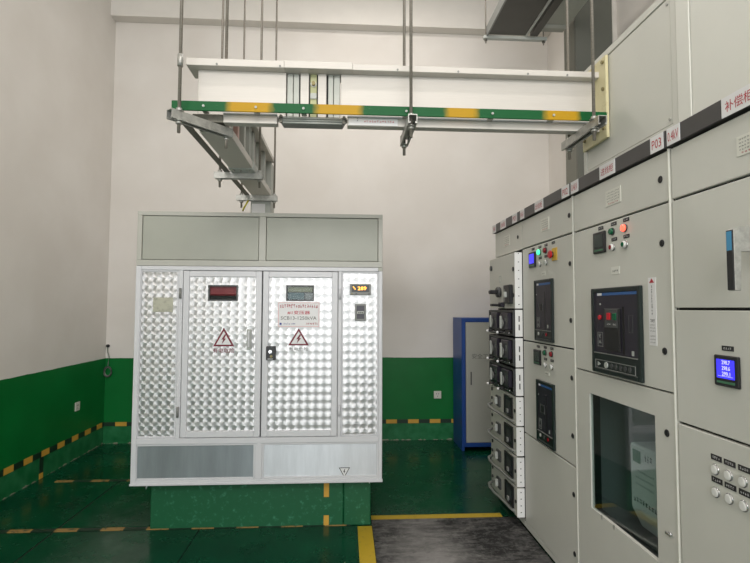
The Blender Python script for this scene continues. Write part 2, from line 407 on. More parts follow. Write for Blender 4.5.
# front wall behind the photographer: entrance and clerestory openings let the daylight in
struct(multibox('wall_front', [(XL, -1.75, YF-.2, YF, 0, 3.2), (1.15, XR2, YF-.2, YF, 0, 3.2), (XL, XR2, YF-.2, YF, 3.2, 3.7),
    (XL, -2.4, YF-.2, YF, 3.7, 4.8), (2.0, XR2, YF-.2, YF, 3.7, 4.8), (XL, XR2, YF-.2, YF, 4.8, ZC)], 'wall', bev=0), 'white front wall with entrance opening')
struct(box('trim_1', (XL, XR), (YB-.14, YB), (4.83, ZC), 'plaster', bev=.002), 'white concrete beam along the top of the back wall')
struct(box('trim_2', (XR-.14, XR), (5.2, YB-.14), (4.83, ZC), 'plaster', bev=.002), 'white concrete beam along the right wall')
struct(box('trim_3', (2.40, XR), (5.06, 5.31), (0, ZC), 'greycol2', bev=.004), 'grey painted corner of the column')
struct(box('trim_4', (2.40, 2.80), (5.03, 5.06), (0, ZC), 'greycol', bev=.004), 'shade-darkened grey painted face of the column')
struct(box('trim_5', (2.80, XR2), (5.02, 5.06), (0, ZC), 'plaster', bev=.004), 'pale bead beside the grey column')
for ly in (0.9, 4.35):  # unseen fixtures, added to carry the fill light
    t = thing('added_fill_lamp', (.25, ly, ZC), 'unseen added fill lamp over the transformer' if ly > 2 else 'unseen added fill lamp over the walkway', 'lamp', 'added fill lamps')
    box('fill_housing', (-.55, 1.05), (ly-.13, ly+.13), (5.25, ZC), 'whitealu', t, .01)
    for dy in (-.06, .06): cyl('fill_tube', (-.5, ly+dy, 5.225), (1.0, ly+dy, 5.225), .018, 'fillglow', t, 12)
# high window in the near part of the right wall
wf = struct(ring('window_1', (2.0, 4.34), (2.9, 4.5), XR2+.02, XR2+.10, .07, 'brown', None, plane='X'), 'brown framed high window')
box('window_pane', (XR2+.05, XR2+.06), (2.07, 4.27), (2.97, 4.43), 'pane', wf, 0)
box('window_mullion', (XR2+.03, XR2+.09), (3.14, 3.20), (2.97, 4.43), 'brown', wf)

# trench cover plates let into the floor on the left
for i, (x, y) in enumerate((((-2.60, -1.955), (2.66, 3.60)), ((-2.60, -1.955), (3.67, 4.60)), ((-1.943, -1.345), (3.67, 4.60)), ((-1.943, -.985), (2.66, 3.60)), ((-.979, .085), (2.66, 3.60)))):
    o = box('trench_cover', x, y, (0, .006), 'floor', bpy.data.objects['floor'], .002)

for nm, x, y in (('trench_joint', (-1.955, -1.943), (2.66, 4.60)), ('trench_joint', (-2.61, -1.345), (3.60, 3.612)), ('trench_joint', (-.985, -.979), (2.66, 3.60))): box(nm, x, y, (0, .0012), 'seam', bpy.data.objects['floor'], 0)
# hazard tape on the walls
def hazard(name, segs, fixed, plane, label):
    t = thing(name, (segs[0][0], fixed, .2) if plane == 'Y' else (fixed, segs[0][0], .2), label, 'hazard tape')
    for a, b, k in segs:
        if plane == 'Y': box('yellow_segment' if k else 'dark_segment', (a, b), (fixed-.003, fixed), (.192, .236), 'tape_y' if k else 'tape_k', t, 0)
        else: box('yellow_segment' if k else 'dark_segment', (fixed, fixed+.003), (a, b), (.188, .240), 'tape_y' if k else 'tape_k', t, 0)
    return t
segs = []; a = XL; k = 0
while a < XR-.02:
    b = min(a+(.125 if k else .128), XR); segs.append((a, b, k)); a = b; k = 1-k
hazard('hazard_tape', segs, YB, 'Y', 'yellow and black hazard tape low along the back wall')
segs = []; a = 2.72; k = 1
while a < YB-.03:
    b = min(a+(.122 if k else .128), YB-.004); segs.append((a, b, k)); a = b; k = 1-k
hz = hazard('hazard_tape', segs, XL, 'X', 'yellow and black hazard tape low along the left wall')
box('dark_segment', (XL, XL+.003), (4.70, 4.755), (.05, .187), 'tape_k', hz, 0)
box('yellow_segment', (XL, XL+.003), (4.70, 4.755), (.0, .05), 'tape_y', hz, 0)

# floor tape
def floor_tape(label, segs, axis):
    t = thing('floor_tape', (segs[0][0], segs[0][2], 0), label, 'floor tape')
    for x0, x1, y0, y1, mt in segs: box('tape_segment', (x0, x1), (y0, y1), (0, .0025) if mt == 'yellowtape' else (.0005, .0075), mt, t, 0)
    return t
s = []; a = -2.56; k = 1
while a < .04: s.append((a, min(a+.15, .05), 3.615, 3.655, 'tape_w' if k else 'tape_k')); a += .152; k = 1-k
floor_tape('worn striped floor tape running along the transformer plinth', s, 0)
s = []; a = -2.5; k = 1
while a < -1.4: s.append((a, min(a+.15, -1.38), 4.612, 4.65, 'tape_w' if k else 'tape_k')); a += .152; k = 1-k
floor_tape('short worn striped floor tape left of the transformer near the back', s, 0)
floor_tape('solid yellow floor line pointing away from the plinth corner', [(.098, .197, 0.0, 3.60, 'yellowtape')], 1)
floor_tape('solid yellow floor line across the far end of the black mat', [(.2, 1.16, 3.70, 3.775, 'yellowtape')], 0)
o = box('rubber_mat', (.2, 1.255), (0.2, 3.70), (0, .004), 'mat', None, 0); tag(o, 'worn black and grey rubber mat on the floor in front of the switchgear', 'floor mat')

# wall outlets
def outlet(cx, cz, plane, label):
    if plane == 'Y':
        t = thing('wall_outlet', (cx, YB, cz), label, 'outlet', 'white wall outlets')
        box('cover_plate', (cx-.043, cx+.043), (YB-.009, YB), (cz-.043, cz+.043), 'outlet', t, .003)
        for dx, dz in ((-.012, .012), (.012, .012), (0, -.016)): box('slot', (cx+dx-.003, cx+dx+.003), (YB-.0096, YB-.008), (cz+dz-.006, cz+dz+.006), 'ink', t, 0)
    else:
        t = thing('wall_outlet', (XL, cx, cz), label, 'outlet', 'white wall outlets')
        box('cover_plate', (XL, XL+.009), (cx-.043, cx+.043), (cz-.043, cz+.043), 'outlet', t, .003)
        for dx, dz in ((-.012, .012), (.012, .012), (0, -.016)): box('slot', (XL+.008, XL+.0096), (cx+dx-.003, cx+dx+.003), (cz+dz-.006, cz+dz+.006), 'ink', t, 0)
outlet(1.082, .515, 'Y', 'white wall outlet on the green dado beside the blue locker')
outlet(5.30, .522, 'X', 'white wall outlet on the left wall above the hazard tape')
# coil of wire hanging in the corner
t = thing('hanging_wire', (-2.64, YB-.03, .76), 'small coil of bare wire hanging from a nail in the back left corner', 'wire')
cyl('nail_head', (-2.65, YB-.001, 1.085), (-2.65, YB-.035, 1.085), .017, 'black', t, 10, bev=.004)
tube('wire_strand', [(-2.65, YB-.025, 1.085), (-2.645, YB-.03, 1.02), (-2.628, YB-.03, .96), (-2.635, YB-.03, .90), (-2.64, YB-.03, .84)], .005, 'wire', t)
for k in range(3):
    r = .045+.007*k
    tube('wire_coil', [(-2.638+r*.75*math.cos(a*.5236), YB-.028-.004*k, .80+r*math.sin(a*.5236)) for a in range(13)], .0055, ('wire', 'galvd', 'dgrey')[k], t, 6)

# ------------------------------------------------------------------ transformer plinth
t = thing('transformer_plinth', (-.57, 4.1, 0), 'chipped green painted concrete plinth under the transformer enclosure', 'plinth')
box('plinth_block', (-1.322, -.002), (3.62, 4.66), (0, .345), 'plinth', t, .006)
box('plinth_block', (.0, .19), (3.62, 4.66), (0, .345), 'plinth', t, .006)
for z, k in (((.0, .075), 1), ((.075, .20), 0), ((.20, .34), 1)):
    box('yellow_segment' if k else 'dark_segment', (-.138, -.102), (3.616, 3.62), z, 'tape_y' if k else 'plinth', t, 0)

# ------------------------------------------------------------------ transformer enclosure
T = thing('transformer_enclosure', (-.58, 4.1, .345), 'white aluminium dry-type transformer enclosure with swirl-patterned doors on a green plinth', 'transformer')
TX0, TX1, TY = -1.412, .26, 3.5
# casing: sides, back, top, bottom as one sheet-metal shell
multibox('casing', [(TX0+.004, TX0+.012, TY+.04, 4.75, .35, 2.165), (TX1-.012, TX1-.004, TY+.04, 4.75, .35, 2.165), (TX0+.012, TX1-.012, 4.74, 4.75, .35, 2.165),
    (TX0+.012, TX1-.012, TY+.04, 4.74, 2.155, 2.165), (TX0+.012, TX1-.012, TY+.04, 4.74, .35, .36), (TX0+.012, TX1-.012, TY+.12, TY+.125, .36, 1.5)], 'topgrey', T, bev=0)
# grey head section
for nm, x, z in (('head_rail', (TX0, TX1), (2.146, 2.174)), ('head_rail', (TX0, TX1), (1.802, 1.842)), ('head_post', (TX0, TX0+.032), (1.842, 2.146)), ('head_post', (TX1-.030, TX1), (1.842, 2.146)), ('head_post', (-.594, -.546), (1.842, 2.146))):
    box(nm, x, (TY, TY+.035), z, 'topframe', T, .002)
for x in ((TX0+.035, -.597), (-.543, TX1-.033)): box('head_panel', x, (TY+.005, TY+.03), (1.845, 2.143), 'topgrey', T, .002)
multibox('head_panel_gap', [(TX0+.03, -.59, TY+.03, TY+.036, 1.84, 2.15), (-.55, TX1-.03, TY+.03, TY+.036, 1.84, 2.15)], 'dark', T, 0)
# white frame
FR = [('frame_post', (TX0, TX0+.034), (.345, 1.800)), ('frame_post', (TX1-.026, TX1), (.345, 1.800)),
      ('frame_post', (-1.127, -1.098), (.645, 1.772)), ('frame_post', (-.046, -.022), (.645, 1.772)),
      ('frame_rail', (TX0+.034, TX1-.026), (1.772, 1.800)), ('frame_rail', (TX0+.034, TX1-.026), (.605, .645)),
      ('frame_rail', (TX0+.034, TX1-.026), (.345, .369)), ('frame_post', (-.598, -.551), (.369, .605))]
for nm, x, z in FR: box(nm, x, (TY-.004, TY+.04), z, 'whitealu', T, .003)
box('base_rail', (TX0-.002, TX1+.004), (TY-.012, TY+.03), (.338, .352), 'whitealu', T, .002)
box('corner_cap', (TX1-.030, TX1+.001), (TY-.007, TY+.02), (1.775, 1.8005), 'topgrey', T, .002)
# side panels of turned aluminium
ring('panel_frame', (-1.386, -1.127), (.645, 1.772), TY+.002, TY+.02, .012, 'whitealu', T)
sp1 = box('patterned_panel', (-1.376, -1.137), (TY+.012, TY+.016), (.655, 1.762), 'turned', T, 0)
ring('panel_frame', (-.022, .234), (.645, 1.772), TY+.002, TY+.02, .010, 'whitealu', T)
sp2 = box('patterned_panel', (-.012, .226), (TY+.012, TY+.016), (.655, 1.764), 'turned', T, 0)
# doors
def tdoor(x0, x1, win, hinge_x):
    z0, z1 = .649, 1.768
    d = ring('door', (x0, x1), (z0, z1), TY-.008, TY+.02, .040, 'whitealu', T, bev=.003)
    sheet_holed('patterned_panel', 'Y', (x0+.036, x1-.036), (z0+.036, z1-.036), win, TY+.004, TY+.008, 'turned', d)
    ring('window_frame', (win[0]-.006, win[1]+.006), (win[2]-.006, win[3]+.006), TY, TY+.012, .010, 'dgrey', d, bev=0)
    box('window_pane', win[:2], (TY+.007, TY+.010), win[2:], 'pane', d, 0)
    for z in (1.615, .82):
        cyl('hinge', (hinge_x, TY-.014, z-.035), (hinge_x, TY-.014, z+.035), .008, 'mgrey' if hinge_x < -.6 else 'whitealu', d, 10)
    return d
d1 = tdoor(-1.094, -.568, (-.925, -.737, 1.570, 1.667), -1.112)
d2 = tdoor(-.560, -.049, (-.398, -.219, 1.572, 1.669), -.034)
box('door_gap', (-.568, -.560), (TY+.02, TY+.03), (.649, 1.768), 'dark', T, 0)
# windings and core seen through the two inspection windows
box('winding', (-.99, -.64), (TY+.025, TY+.11), (1.602, 1.72), 'coil', T, .01)
box('core_clamp', (-.99, -.64), (TY+.030, TY+.11), (1.52, 1.600), 'dark', T, .004)
box('winding', (-.44, -.16), (TY+.025, TY+.11), (1.628, 1.72), 'coil2', T, .004)
box('winding', (-.44, -.282), (TY+.025, TY+.11), (1.52, 1.624), 'coil3', T, .004)
box('core_clamp', (-.278, -.16), (TY+.025, TY+.11), (1.52, 1.624), 'mgrey', T, .004)
# lower panels
for x in ((-1.386, -.598), (-.551, .234)):
    ring('panel_frame', x, (.369, .605), TY+.002, TY+.02, .012, 'whitealu', T)
    box('kick_panel', (x[0]+.01, x[1]-.01), (TY+.012, TY+.016), (.378, .596), 'brushshade' if x[0] < -1 else 'brushL', T, 0)
# door furniture
lk = box('door_lock', (-.532, -.468), (TY-.020, TY+.004), (1.163, 1.258), 'black', d2, .004)
cyl('lock_cylinder', (-.503, TY-.020, 1.222), (-.503, TY-.028, 1.222), .012, 'chrome', d2, 14)
cyl('lock_knob', (-.496, TY-.020, 1.190), (-.496, TY-.026, 1.190), .009, 'brass', d2, 12)
box('lock_scale', (-.520, -.485), (TY-.022, TY-.019), (1.170, 1.174), 'white', d2, 0)
hd = box('door_handle', (-.664, -.634), (TY-.018, TY+.004), (1.235, 1.372), 'lgrey', d1, .004)
box('handle_grip', (-.655, -.643), (TY-.030, TY-.018), (1.25, 1.36), 'whitealu', d1, .004)
# stickers and signs
def flatsign(name, x, z, mat, parent, y=TY+.004): return box(name, x, (y-.0025, y), z, mat, parent, 0)
flatsign('worn_sticker', (-1.298, -1.166), (1.488, 1.586), 'sticker', T, TY+.012)
sg = flatsign('name_sign', (-.460, -.172), (1.385, 1.560), 'white', T)
ring('red_border', (-.455, -.177), (1.390, 1.555), TY+.0006, TY+.0012, .0022, 'pinkink', sg, bev=0)
Y_ = TY+.0008
marks((-.316, Y_, 1.531), 'Y', .262, .032, 17, 'red', sg, 3)
text('#1变压器', .026, (-.316, Y_, 1.487), 'Y', 'red', sg, .155)
text('SCB13-1250kVA', .024, (-.316, Y_, 1.449), 'Y', 'inkg', sg, .245)
flatsign('emblem', (-.445, -.432), (1.403, 1.416), 'inkb', sg, Y_)
marks((-.378, Y_, 1.410), 'Y', .085, .013, 7, 'inkb', sg, 5)
marks((-.225, Y_, 1.410), 'Y', .082, .018, 7, 'red', sg, 6)
def triangle(cx, z0, z1, hw):
    y0, y1 = TY+.0005, TY+.004
    def tri(name, s, ya, yb, mat, par):
        cz = z0+(z1-z0)/3; pts = [(cx+(px-cx)*s, cz+(pz-cz)*s) for px, pz in ((cx-hw, z0), (cx+hw, z0), (cx, z1))]
        return prism(name, pts, 1, ya, yb, mat, par)
    tr = tri('warning_triangle', 1.0, y0, y1, 'dred', T)
    tri('triangle_field', .72, y0-.0006, y0+.001, 'white', tr)
    zz = z0+(z1-z0)*.12; hh = (z1-z0)*.52
    bolt = [(.006, 1), (-.016, .45), (-.004, .48), (-.012, .0), (.016, .58), (.004, .56), (.018, 1)]
    prism('lightning_bolt', [(cx+a, zz+b*hh) for a, b in bolt], 1, y0-.0012, y0, 'dred', tr)
    return tr
t1 = triangle(-.820, 1.256, 1.383, .071); text('有电危险', .032, (-.820, TY+.0025, 1.228), 'Y', 'dred', t1, .145)
t2 = triangle(-.315, 1.262, 1.380, .071); text('有电危险', .026, (-.315, TY+.0025, 1.238), 'Y', 'inkg', t2, .135)
t3 = prism('small_warning_triangle', [(-.034, .433), (.042, .433), (.004, .366)], 1, TY+.0095, TY+.012, 'ink', T)
prism('triangle_field', [(-.026, .429), (.034, .429), (.004, .375)], 1, TY+.009, TY+.0096, 'white', t3)
prism('lightning_bolt', [(.006, .424), (-.004, .405), (.002, .406), (.001, .392), (.011, .411), (.005, .410), (.010, .424)], 1, TY+.0085, TY+.0092, 'ink', t3)
# temperature controller and latch
mt = box('temperature_controller', (.034, .180), (TY-.006, TY+.012), (1.609, 1.686), 'mgrey', T, .003)
box('display', (.046, .168), (TY-.007, TY-.005), (1.630, 1.678), 'dgrey', mt, 0)
text('289', .026, (.118, TY-.0076, 1.655), 'Y', 'led', mt, .060, 'digits', .02)
for dx, dz in ((.058, 1.665), (.064, 1.658), (.070, 1.650)): box('indicator', (dx-.003, dx+.003), (TY-.008, TY-.006), (dz-.004, dz+.004), 'led', mt, 0)
for dx in (.050, .078, .166): box('key', (dx-.005, dx+.005), (TY-.008, TY-.005), (1.614, 1.621), 'dgrey' if dx > .06 else 'brass', mt, 0)
bk = box('breaker_switch', (.070, .146), (TY-.002, TY+.012), (1.430, 1.547), 'mgrey', T, .003)
box('toggle_well', (.082, .134), (TY-.004, TY-.001), (1.445, 1.535), 'black2', bk, .001)
box('toggle', (.084, .132), (TY-.016, TY-.003), (1.478, 1.498), 'lgrey', bk, .003)
for dx in (.096, .108, .120): cyl('pole_mark', (dx, TY-.0162, 1.487), (dx, TY-.017, 1.487), .005, 'black', bk, 10)
prism('bracket_tab', [(-1.338, .344), (-1.312, .344), (-1.338, .285)], 1, 3.575, 3.58, 'whitealu', T)
box('bracket_tab', (.175, .182), (3.58, 3.60), (.30, .344), 'whitealu', T, .001)

# ------------------------------------------------------------------ bus duct
B = thing('bus_duct', (.25, 2.47, 2.393), 'long silver aluminium bus duct running from above the transformer to the switchgear', 'bus duct')
BZ0, BZ1 = 2.393, 2.708
JX0, JX1 = -.291, -.031
# front run, left and right of the joint
for x in ((-.720, JX0-.004), (JX1+.004, 1.262)): box('duct_body', x, (2.45, 2.505), (2.446, 2.676), 'alu', B, .002)
for x in ((-.765, -.30), (-.30, .03), (.03, 1.272)): box('top_flange', x, (2.402-(.003 if x[0] == -.30 else 0), 2.55), (2.676, 2.712 if x[0] < -.29 else 2.706), 'alu', B, .002)
for x in ((-.585, -.33), (.006, 1.262)):
    box('bottom_flange', x, (2.402, 2.452), (2.400, 2.440), 'alu', B, .002)
    box('flange_lip', x, (2.394, 2.46), (2.440, 2.447), 'whitealu', B, .001)
for x in (-.62, -.32, .25, .55, .9, 1.1): cyl('rivet', (x, 2.4035, 2.684), (x, 2.399, 2.684), .005, 'mgrey', B, 8)
# joint pack
box('joint_plate', (JX0, JX1), (2.47, 2.50), (2.44, 2.676), 'dark', B, 0)
for x in ((JX0, -.262), (-.260, -.232), (-.226, -.184), (-.140, -.098), (-.090, -.064), (-.062, JX1)):
    box('joint_cover_strip', x, (2.453 if -.23 < x[0] < -.09 else 2.460, 2.47), (2.446, 2.676), 'alu2' if not (-.23 < x[0] < -.09) else 'alu', B, .002)
box('joint_insulator', (-.178, -.146), (2.462, 2.47), (2.446, 2.676), 'cream2', B, .002)
for z in (2.625, 2.505):
    cyl('joint_bolt', (-.162, 2.462, z), (-.162, 2.444, z), .011, 'brass', B, 6)
    cyl('joint_washer', (-.162, 2.462, z), (-.162, 2.457, z), .015, 'galv', B, 14)
box('joint_band', (-.178, -.146), (2.456, 2.465), (2.550, 2.580), 'lgrey', B, .002)
# lower cover of the joint: a ribbed tray with turned-down ends
prism('joint_tray', [(-.327, 2.440), (-.305, 2.402), (-.018, 2.402), (.004, 2.440)], 1, 2.405, 2.465, 'mgrey', B, .003)
for z in (2.408, 2.419, 2.430): cyl('tray_rib', (-.302, 2.403, z), (-.020, 2.403, z), .0045, 'lgrey', B, 8)
for x in (-.312, -.010):
    for z in (2.412, 2.436): cyl('tray_bolt', (x, 2.408, z), (x, 2.394, z), .008, 'galvd', B, 6)
lb = box('rating_label', (.012, .25), (2.3995, 2.402), (2.403, 2.4385), 'white', B, 0)
marks((.16, 2.399, 2.422), 'Y', .15, .013, 12, 'pinkink', lb, 12)
for z in (2.424, 2.434): marks((.055, 2.399, z), 'Y', .012, .006, 1, 'ink', lb, 2)
# return run towards the transformer
box('duct_body', (-.683, -.630), (2.505, 3.98), (2.446, 2.676), 'alu', B, .002)
box('top_flange', (-.735, -.572), (2.55, 4.04), (2.676, 2.708), 'alu', B, .002)
box('bottom_flange', (-.730, -.585), (2.53, 3.17), (2.393, 2.440), 'alu', B, .002)
box('bottom_flange', (-.730, -.585), (3.34, 3.98), (2.393, 2.440), 'alu', B, .002)
box('corner_plate', (-.730, -.585), (2.404, 2.53), (2.400, 2.440), 'galvd', B, .002)
# joint of the return run
box('joint_tray', (-.736, -.580), (3.17, 3.34), (2.386, 2.442), 'lgrey', B, .003)
for x in (-.705, -.66, -.61):
    for y in (3.20, 3.31): cyl('tray_bolt', (x, y, 2.386), (x, y, 2.375), .007, 'galv', B, 6)
for y in (3.18, 3.22, 3.30, 3.34): box('joint_cover_strip', (-.631, -.606), (y-.012, y+.012), (2.442, 2.676), 'alu2', B, .002)
for y in (2.66, 2.82, 3.0, 3.55, 3.75): box('clamp_strip', (-.631, -.600), (y-.022, y+.022), (2.440, 2.676), 'copper' if y == 2.82 else 'alu2', B, .002)
tube('earth_braid', [(-.61, 2.66, 2.64), (-.57, 2.68, 2.655), (-.53, 2.73, 2.63), (-.52, 2.80, 2.585), (-.56, 2.84, 2.57), (-.602, 2.85, 2.58)], .010, 'galvd', B, 8)
# drop into the transformer
box('drop_duct', (-.745, -.590), (3.985, 4.18), (2.175, 2.676), 'alu2', B, .003)
box('drop_label', (-.735, -.632), (3.982, 3.985), (2.24, 2.335), 'white', B, 0)
box('drop_flange', (-.79, -.54), (3.94, 4.24), (2.166, 2.185), 'alu', B, .003)
tube('earth_wire', [(-.752, 3.93, 2.350), (-.766, 3.92, 2.318), (-.785, 3.92, 2.285), (-.795, 3.94, 2.27)], .007, 'yg', B, 6)
# pale yellow insulating plate on the riser box
yp = box('mounting_plate', (1.263, 1.278), (2.338, 2.585), (2.352, 2.762), 'cream', B, .002)
for y in (2.362, 2.56):
    for z in (2.735, 2.60, 2.405): cyl('plate_bolt', (1.263, y, z), (1.255, y, z), .009, 'brass', yp, 8)

# green and yellow painted bar along the duct
def bar_paint():
    m, nt, b_ = newmat('green_yellow_bar_paint')
    sep = N(nt, 'ShaderNodeSeparateXYZ'); nt.links.new(coords(nt), sep.inputs[0])
    xx = math_(nt, 'ADD', sep.outputs[0], math_(nt, 'MULTIPLY', math_(nt, 'SUBTRACT', noise(nt, 30, 3), .5), .03))
    f = None
    for lo, hi in ((-.548, -.351), (-.141, .07), (.48, .626), (.959, 1.122)):
        k = math_(nt, 'MULTIPLY', ramp(nt, xx, lo-.018, lo+.018), ramp(nt, xx, hi+.018, hi-.018))
        f = k if f is None else math_(nt, 'MAXIMUM', f, k)
    c = mix(nt, f, srgb(4, 84, 40), srgb(178, 138, 16))
    sc = ramp(nt, noise(nt, 40, 4, stretch=(.3, 1, 3), rough=.7), .66, .74)
    nt.links.new(mix(nt, math_(nt, 'MULTIPLY', sc, .5), c, srgb(120, 160, 120)), b_.inputs['Base Color']); b_.inputs['Roughness'].default_value = .5; b_.inputs['Specular IOR Level'].default_value = .25
    return m
M['barpaint'] = bar_paint()
E_ = thing('earthing_bar', (.24, 2.345, 2.430), 'long flat bar painted in green and yellow stretches in front of the bus duct', 'earthing bar')
box('bar', (-.806, 1.272), (2.338, 2.347), (2.430, 2.476), 'barpaint', E_, .002)
for x in (-.66, -.42, -.2, .285, .7, 1.0):
    cyl('bar_bolt', (x, 2.338, 2.452), (x, 2.332, 2.452), .006, 'lgrey', E_, 8)
    box('bar_spacer', (x-.012, x+.012), (2.347, 2.394), (2.436, 2.446), 'galv', E_, 0)
o = box('earthing_bar', (-.784, -.750), (2.352, 4.02), (2.394, 2.402), 'galvd', None, .001); tag(o, 'dull unpainted flat steel bar along the left side of the return duct', 'earthing bar')

# trapeze hangers: channel on two threaded rods
def hanger(p0, p1, rods, label, chan=(2.352, 2.393), sleeve=None, rodr=.0075):
    c = ((p0[0]+p1[0])/2, (p0[1]+p1[1])/2, chan[0])
    h = thing('trapeze_hanger', c, label, 'hanger', 'trapeze hangers carrying the bus duct')
    d = Vector((p1[0]-p0[0], p1[1]-p0[1], 0)); L = d.length; d.normalize(); n = Vector((-d.y, d.x, 0)); z0, z1 = chan
    # C-shaped channel, open side down
    bm = bmesh.new(); prof = [(-.0205, z0), (-.0205, z1), (.0205, z1), (.0205, z0), (.0110, z0), (.0110, z0+.008), (.0135, z0+.008), (.0135, z0+.004), (.0172, z0+.004), (.0172, z1-.0035), (-.0172, z1-.0035), (-.0172, z0+.004), (-.0135, z0+.004), (-.0135, z0+.008), (-.0110, z0+.008), (-.0110, z0)]
    e = [[bm.verts.new(Vector((p[0], p[1], 0))+n*a+Vector((0, 0, b))-Vector(c)) for a, b in prof] for p in (p0, p1)]
    k = len(prof)
    for i in range(k): bm.faces.new((e[0][i], e[0][(i+1) % k], e[1][(i+1) % k], e[1][i]))
    bm.faces.new(e[0]); bm.faces.new(e[1][::-1])
    link('channel', bm_mesh(bm, 'channel'), c, 'galv', h)
    for r in rods:
        x, y = r[:2]; brk = r[2] if len(r) > 2 else None
        if brk:      # fixed to the duct: a bolt below it, a rod rising from its top
            cyl('bolt', (x, y, z0-.055), (x, y, z1), rodr, 'rod', h, 10); cyl('rod', (brk[0], brk[1], BZ1), (brk[0], brk[1], ZC), rodr, 'rod', h, 10)
        else: cyl('rod', (x, y, z0-.055), (x, y, ZC), rodr, 'rod', h, 10)
        cyl('nut', (x, y, z0-.016), (x, y, z0-.003), .014, 'galv', h, 6)
        cyl('washer', (x, y, z0-.003), (x, y, z0), .021, 'galv', h, 14)
        if not brk:
            cyl('washer', (x, y, z1), (x, y, z1+.003), .021, 'galv', h, 14)
            cyl('nut', (x, y, z1+.003), (x, y, z1+.016), .014, 'galv', h, 6)
            if sleeve: cyl('coupling_sleeve', (x, y, sleeve), (x, y, sleeve+.055), .0125, 'galv', h, 10)
    return h
hanger((-.778, 2.232), (-.568, 2.484), ((-.745, 2.262), (-.585, 2.470, (-.603, 2.515))), 'diagonal steel channel hanger under the left corner of the bus duct', sleeve=2.60)
hanger((.302, 2.235), (.302, 2.575), ((.299, 2.275), (.299, 2.545)), 'steel channel hanger under the middle of the front bus duct run', (2.359, 2.400))
hanger((1.165, 2.190), (1.165, 2.585), ((1.155, 2.250), (1.174, 2.552)), 'steel channel hanger beside the pale yellow mounting plate', (2.359, 2.400))
hanger((-.847, 3.285), (-.540, 3.285), ((-.814, 3.285), (-.560, 3.285)), 'steel channel hanger under the return duct, nearer of the two', rodr=.0075)
hanger((-.848, 3.955), (-.534, 3.955), ((-.810, 3.955), (-.558, 3.955)), 'steel channel hanger directly above the transformer, farther of the two', rodr=.0075)

# ------------------------------------------------------------------ cable tray at upper right
t = thing('cable_tray', (1.70, 4.0, 4.40), 'dark steel cable tray hung high near the right wall', 'cable tray')
box('tray_bottom', (1.49, 1.885), (2.6, 5.09), (4.40, 4.404), 'tray', t, 0)
box('tray_side', (1.475, 1.492), (2.6, 5.12), (4.395, 4.50), 'mgrey', t, .002)
box('tray_side', (1.883, 1.905), (2.6, 5.10), (4.390, 4.50), 'lgrey', t, .002)
box('tray_lid_edge', (1.94, 2.02), (2.6, 5.10), (4.40, 4.46), 'tray', t, .002)
box('tray_bracket', (1.45, 2.13), (5.12, 5.165), (4.375, 4.412), 'lgrey', t, .003)
for x in (1.475, 2.10): cyl('tray_rod', (x, 5.14, 4.33), (x, 5.14, ZC), .007, 'rod', t, 8)
for x in (1.475, 2.10): cyl('tray_nut', (x, 5.14, 4.355), (x, 5.14, 4.375), .016, 'galvd', t, 6)
t = thing('conduit_box', (2.12, 4.6, 4.46), 'pale grey cable duct beside the dark cable tray', 'cable duct')
box('duct_shell', (2.06, 2.30), (2.6, 5.115), (4.46, 4.60), 'topgrey', t, .004)
for y in (3.4, 4.2, 5.0): box('duct_joint', (2.055, 2.305), (y-.03, y+.03), (4.455, 4.605), 'lgrey', t, .002)
for y in (3.0, 4.9): cyl('duct_hanger', (2.18, y, 4.60), (2.18, y, ZC), .007, 'rod', t, 8)

# ------------------------------------------------------------------ blue locker
L_ = thing('tool_locker', (1.55, 5.60, 0), 'blue steel safety tool locker with grey door against the back wall', 'locker')
LX0, LX1, LY0, LY1 = 1.255, 2.05, 5.40, 5.82
multibox('locker_body', [(LX0, LX0+.03, LY0, LY1, 0, 1.415), (LX1-.03, LX1, LY0, LY1, 0, 1.415), (LX0+.03, LX1-.03, LY0, LY1, 1.36, 1.415), (LX0+.03, LX1-.03, LY0, LY1, .06, .12), (LX0+.03, LX1-.03, LY1-.02, LY1, .12, 1.36)], 'bluecab', L_, .002)
ring('locker_frame', (LX0, LX1), (.045, 1.415), LY0-.012, LY0, .042, 'bluecab', L_)
for i, x in enumerate(((LX0+.046, 1.650), (1.656, LX1-.046))):
    d = box('locker_door', x, (LY0-.010, LY0+.01), (.090, 1.370), 'greydoor', L_, .003)
    hx = x[0]+.055 if i == 0 else x[0]+.05
    box('locker_handle', (hx-.006, hx+.006), (LY0-.018, LY0-.010), (.70, .84), 'dgrey', d, .002)
    if i == 0: text('安全工具柜', .055, (1.515, LY0-.0115, 1.005), 'Y', 'inkg', d, .30)

# ------------------------------------------------------------------ switchgear row
FX = 1.247
def lettercard(C, y0, y1, body, wd):
    cdz = (2.1435, 2.209)
    c = box('label_card', (FX-.0165, FX-.0145), (y0, y1), cdz, 'white', C, 0)
    text(body, .036, (FX-.0172, (y0+y1)/2, (cdz[0]+cdz[1])/2-.001), 'X', 'red', c, wd, offset=0)
def cabinet(y0, y1, label, doors, num, title, panel_w=.80):
    C = thing('switchgear_cabinet', (1.65, (y0+y1)/2, 0), label, 'switchgear', 'row of grey switchgear cabinets')
    cabinet_body(C, y0, y1)
    box('header_band', (FX-.014, FX+.02), (y0+.001, y1-.001), (2.143, 2.211), 'band', C, .002)
    for z0, z1 in doors: box('door', (FX, FX+.018), (y0+.004, y1-.004), (z0+.0025, z1-.0025), 'cab', C, .0025)
    box('edge_trim', (FX-.004, FX+.015), (y0, y0+.007), (.05, 2.14), 'trim', C, .001)
    base(C, y0, y1)
    return C
def base(C, y0, y1):
    box('base_channel', (FX+.002, FX+.03), (y0+.004, y1-.004), (.022, .058), 'cab', C, .003)
    box('shadow_plinth', (FX+.03, 2.03), (y0+.004, y1-.004), (0, .03), 'black', C, 0)  # plinth in black, standing in for the shadow under the channel
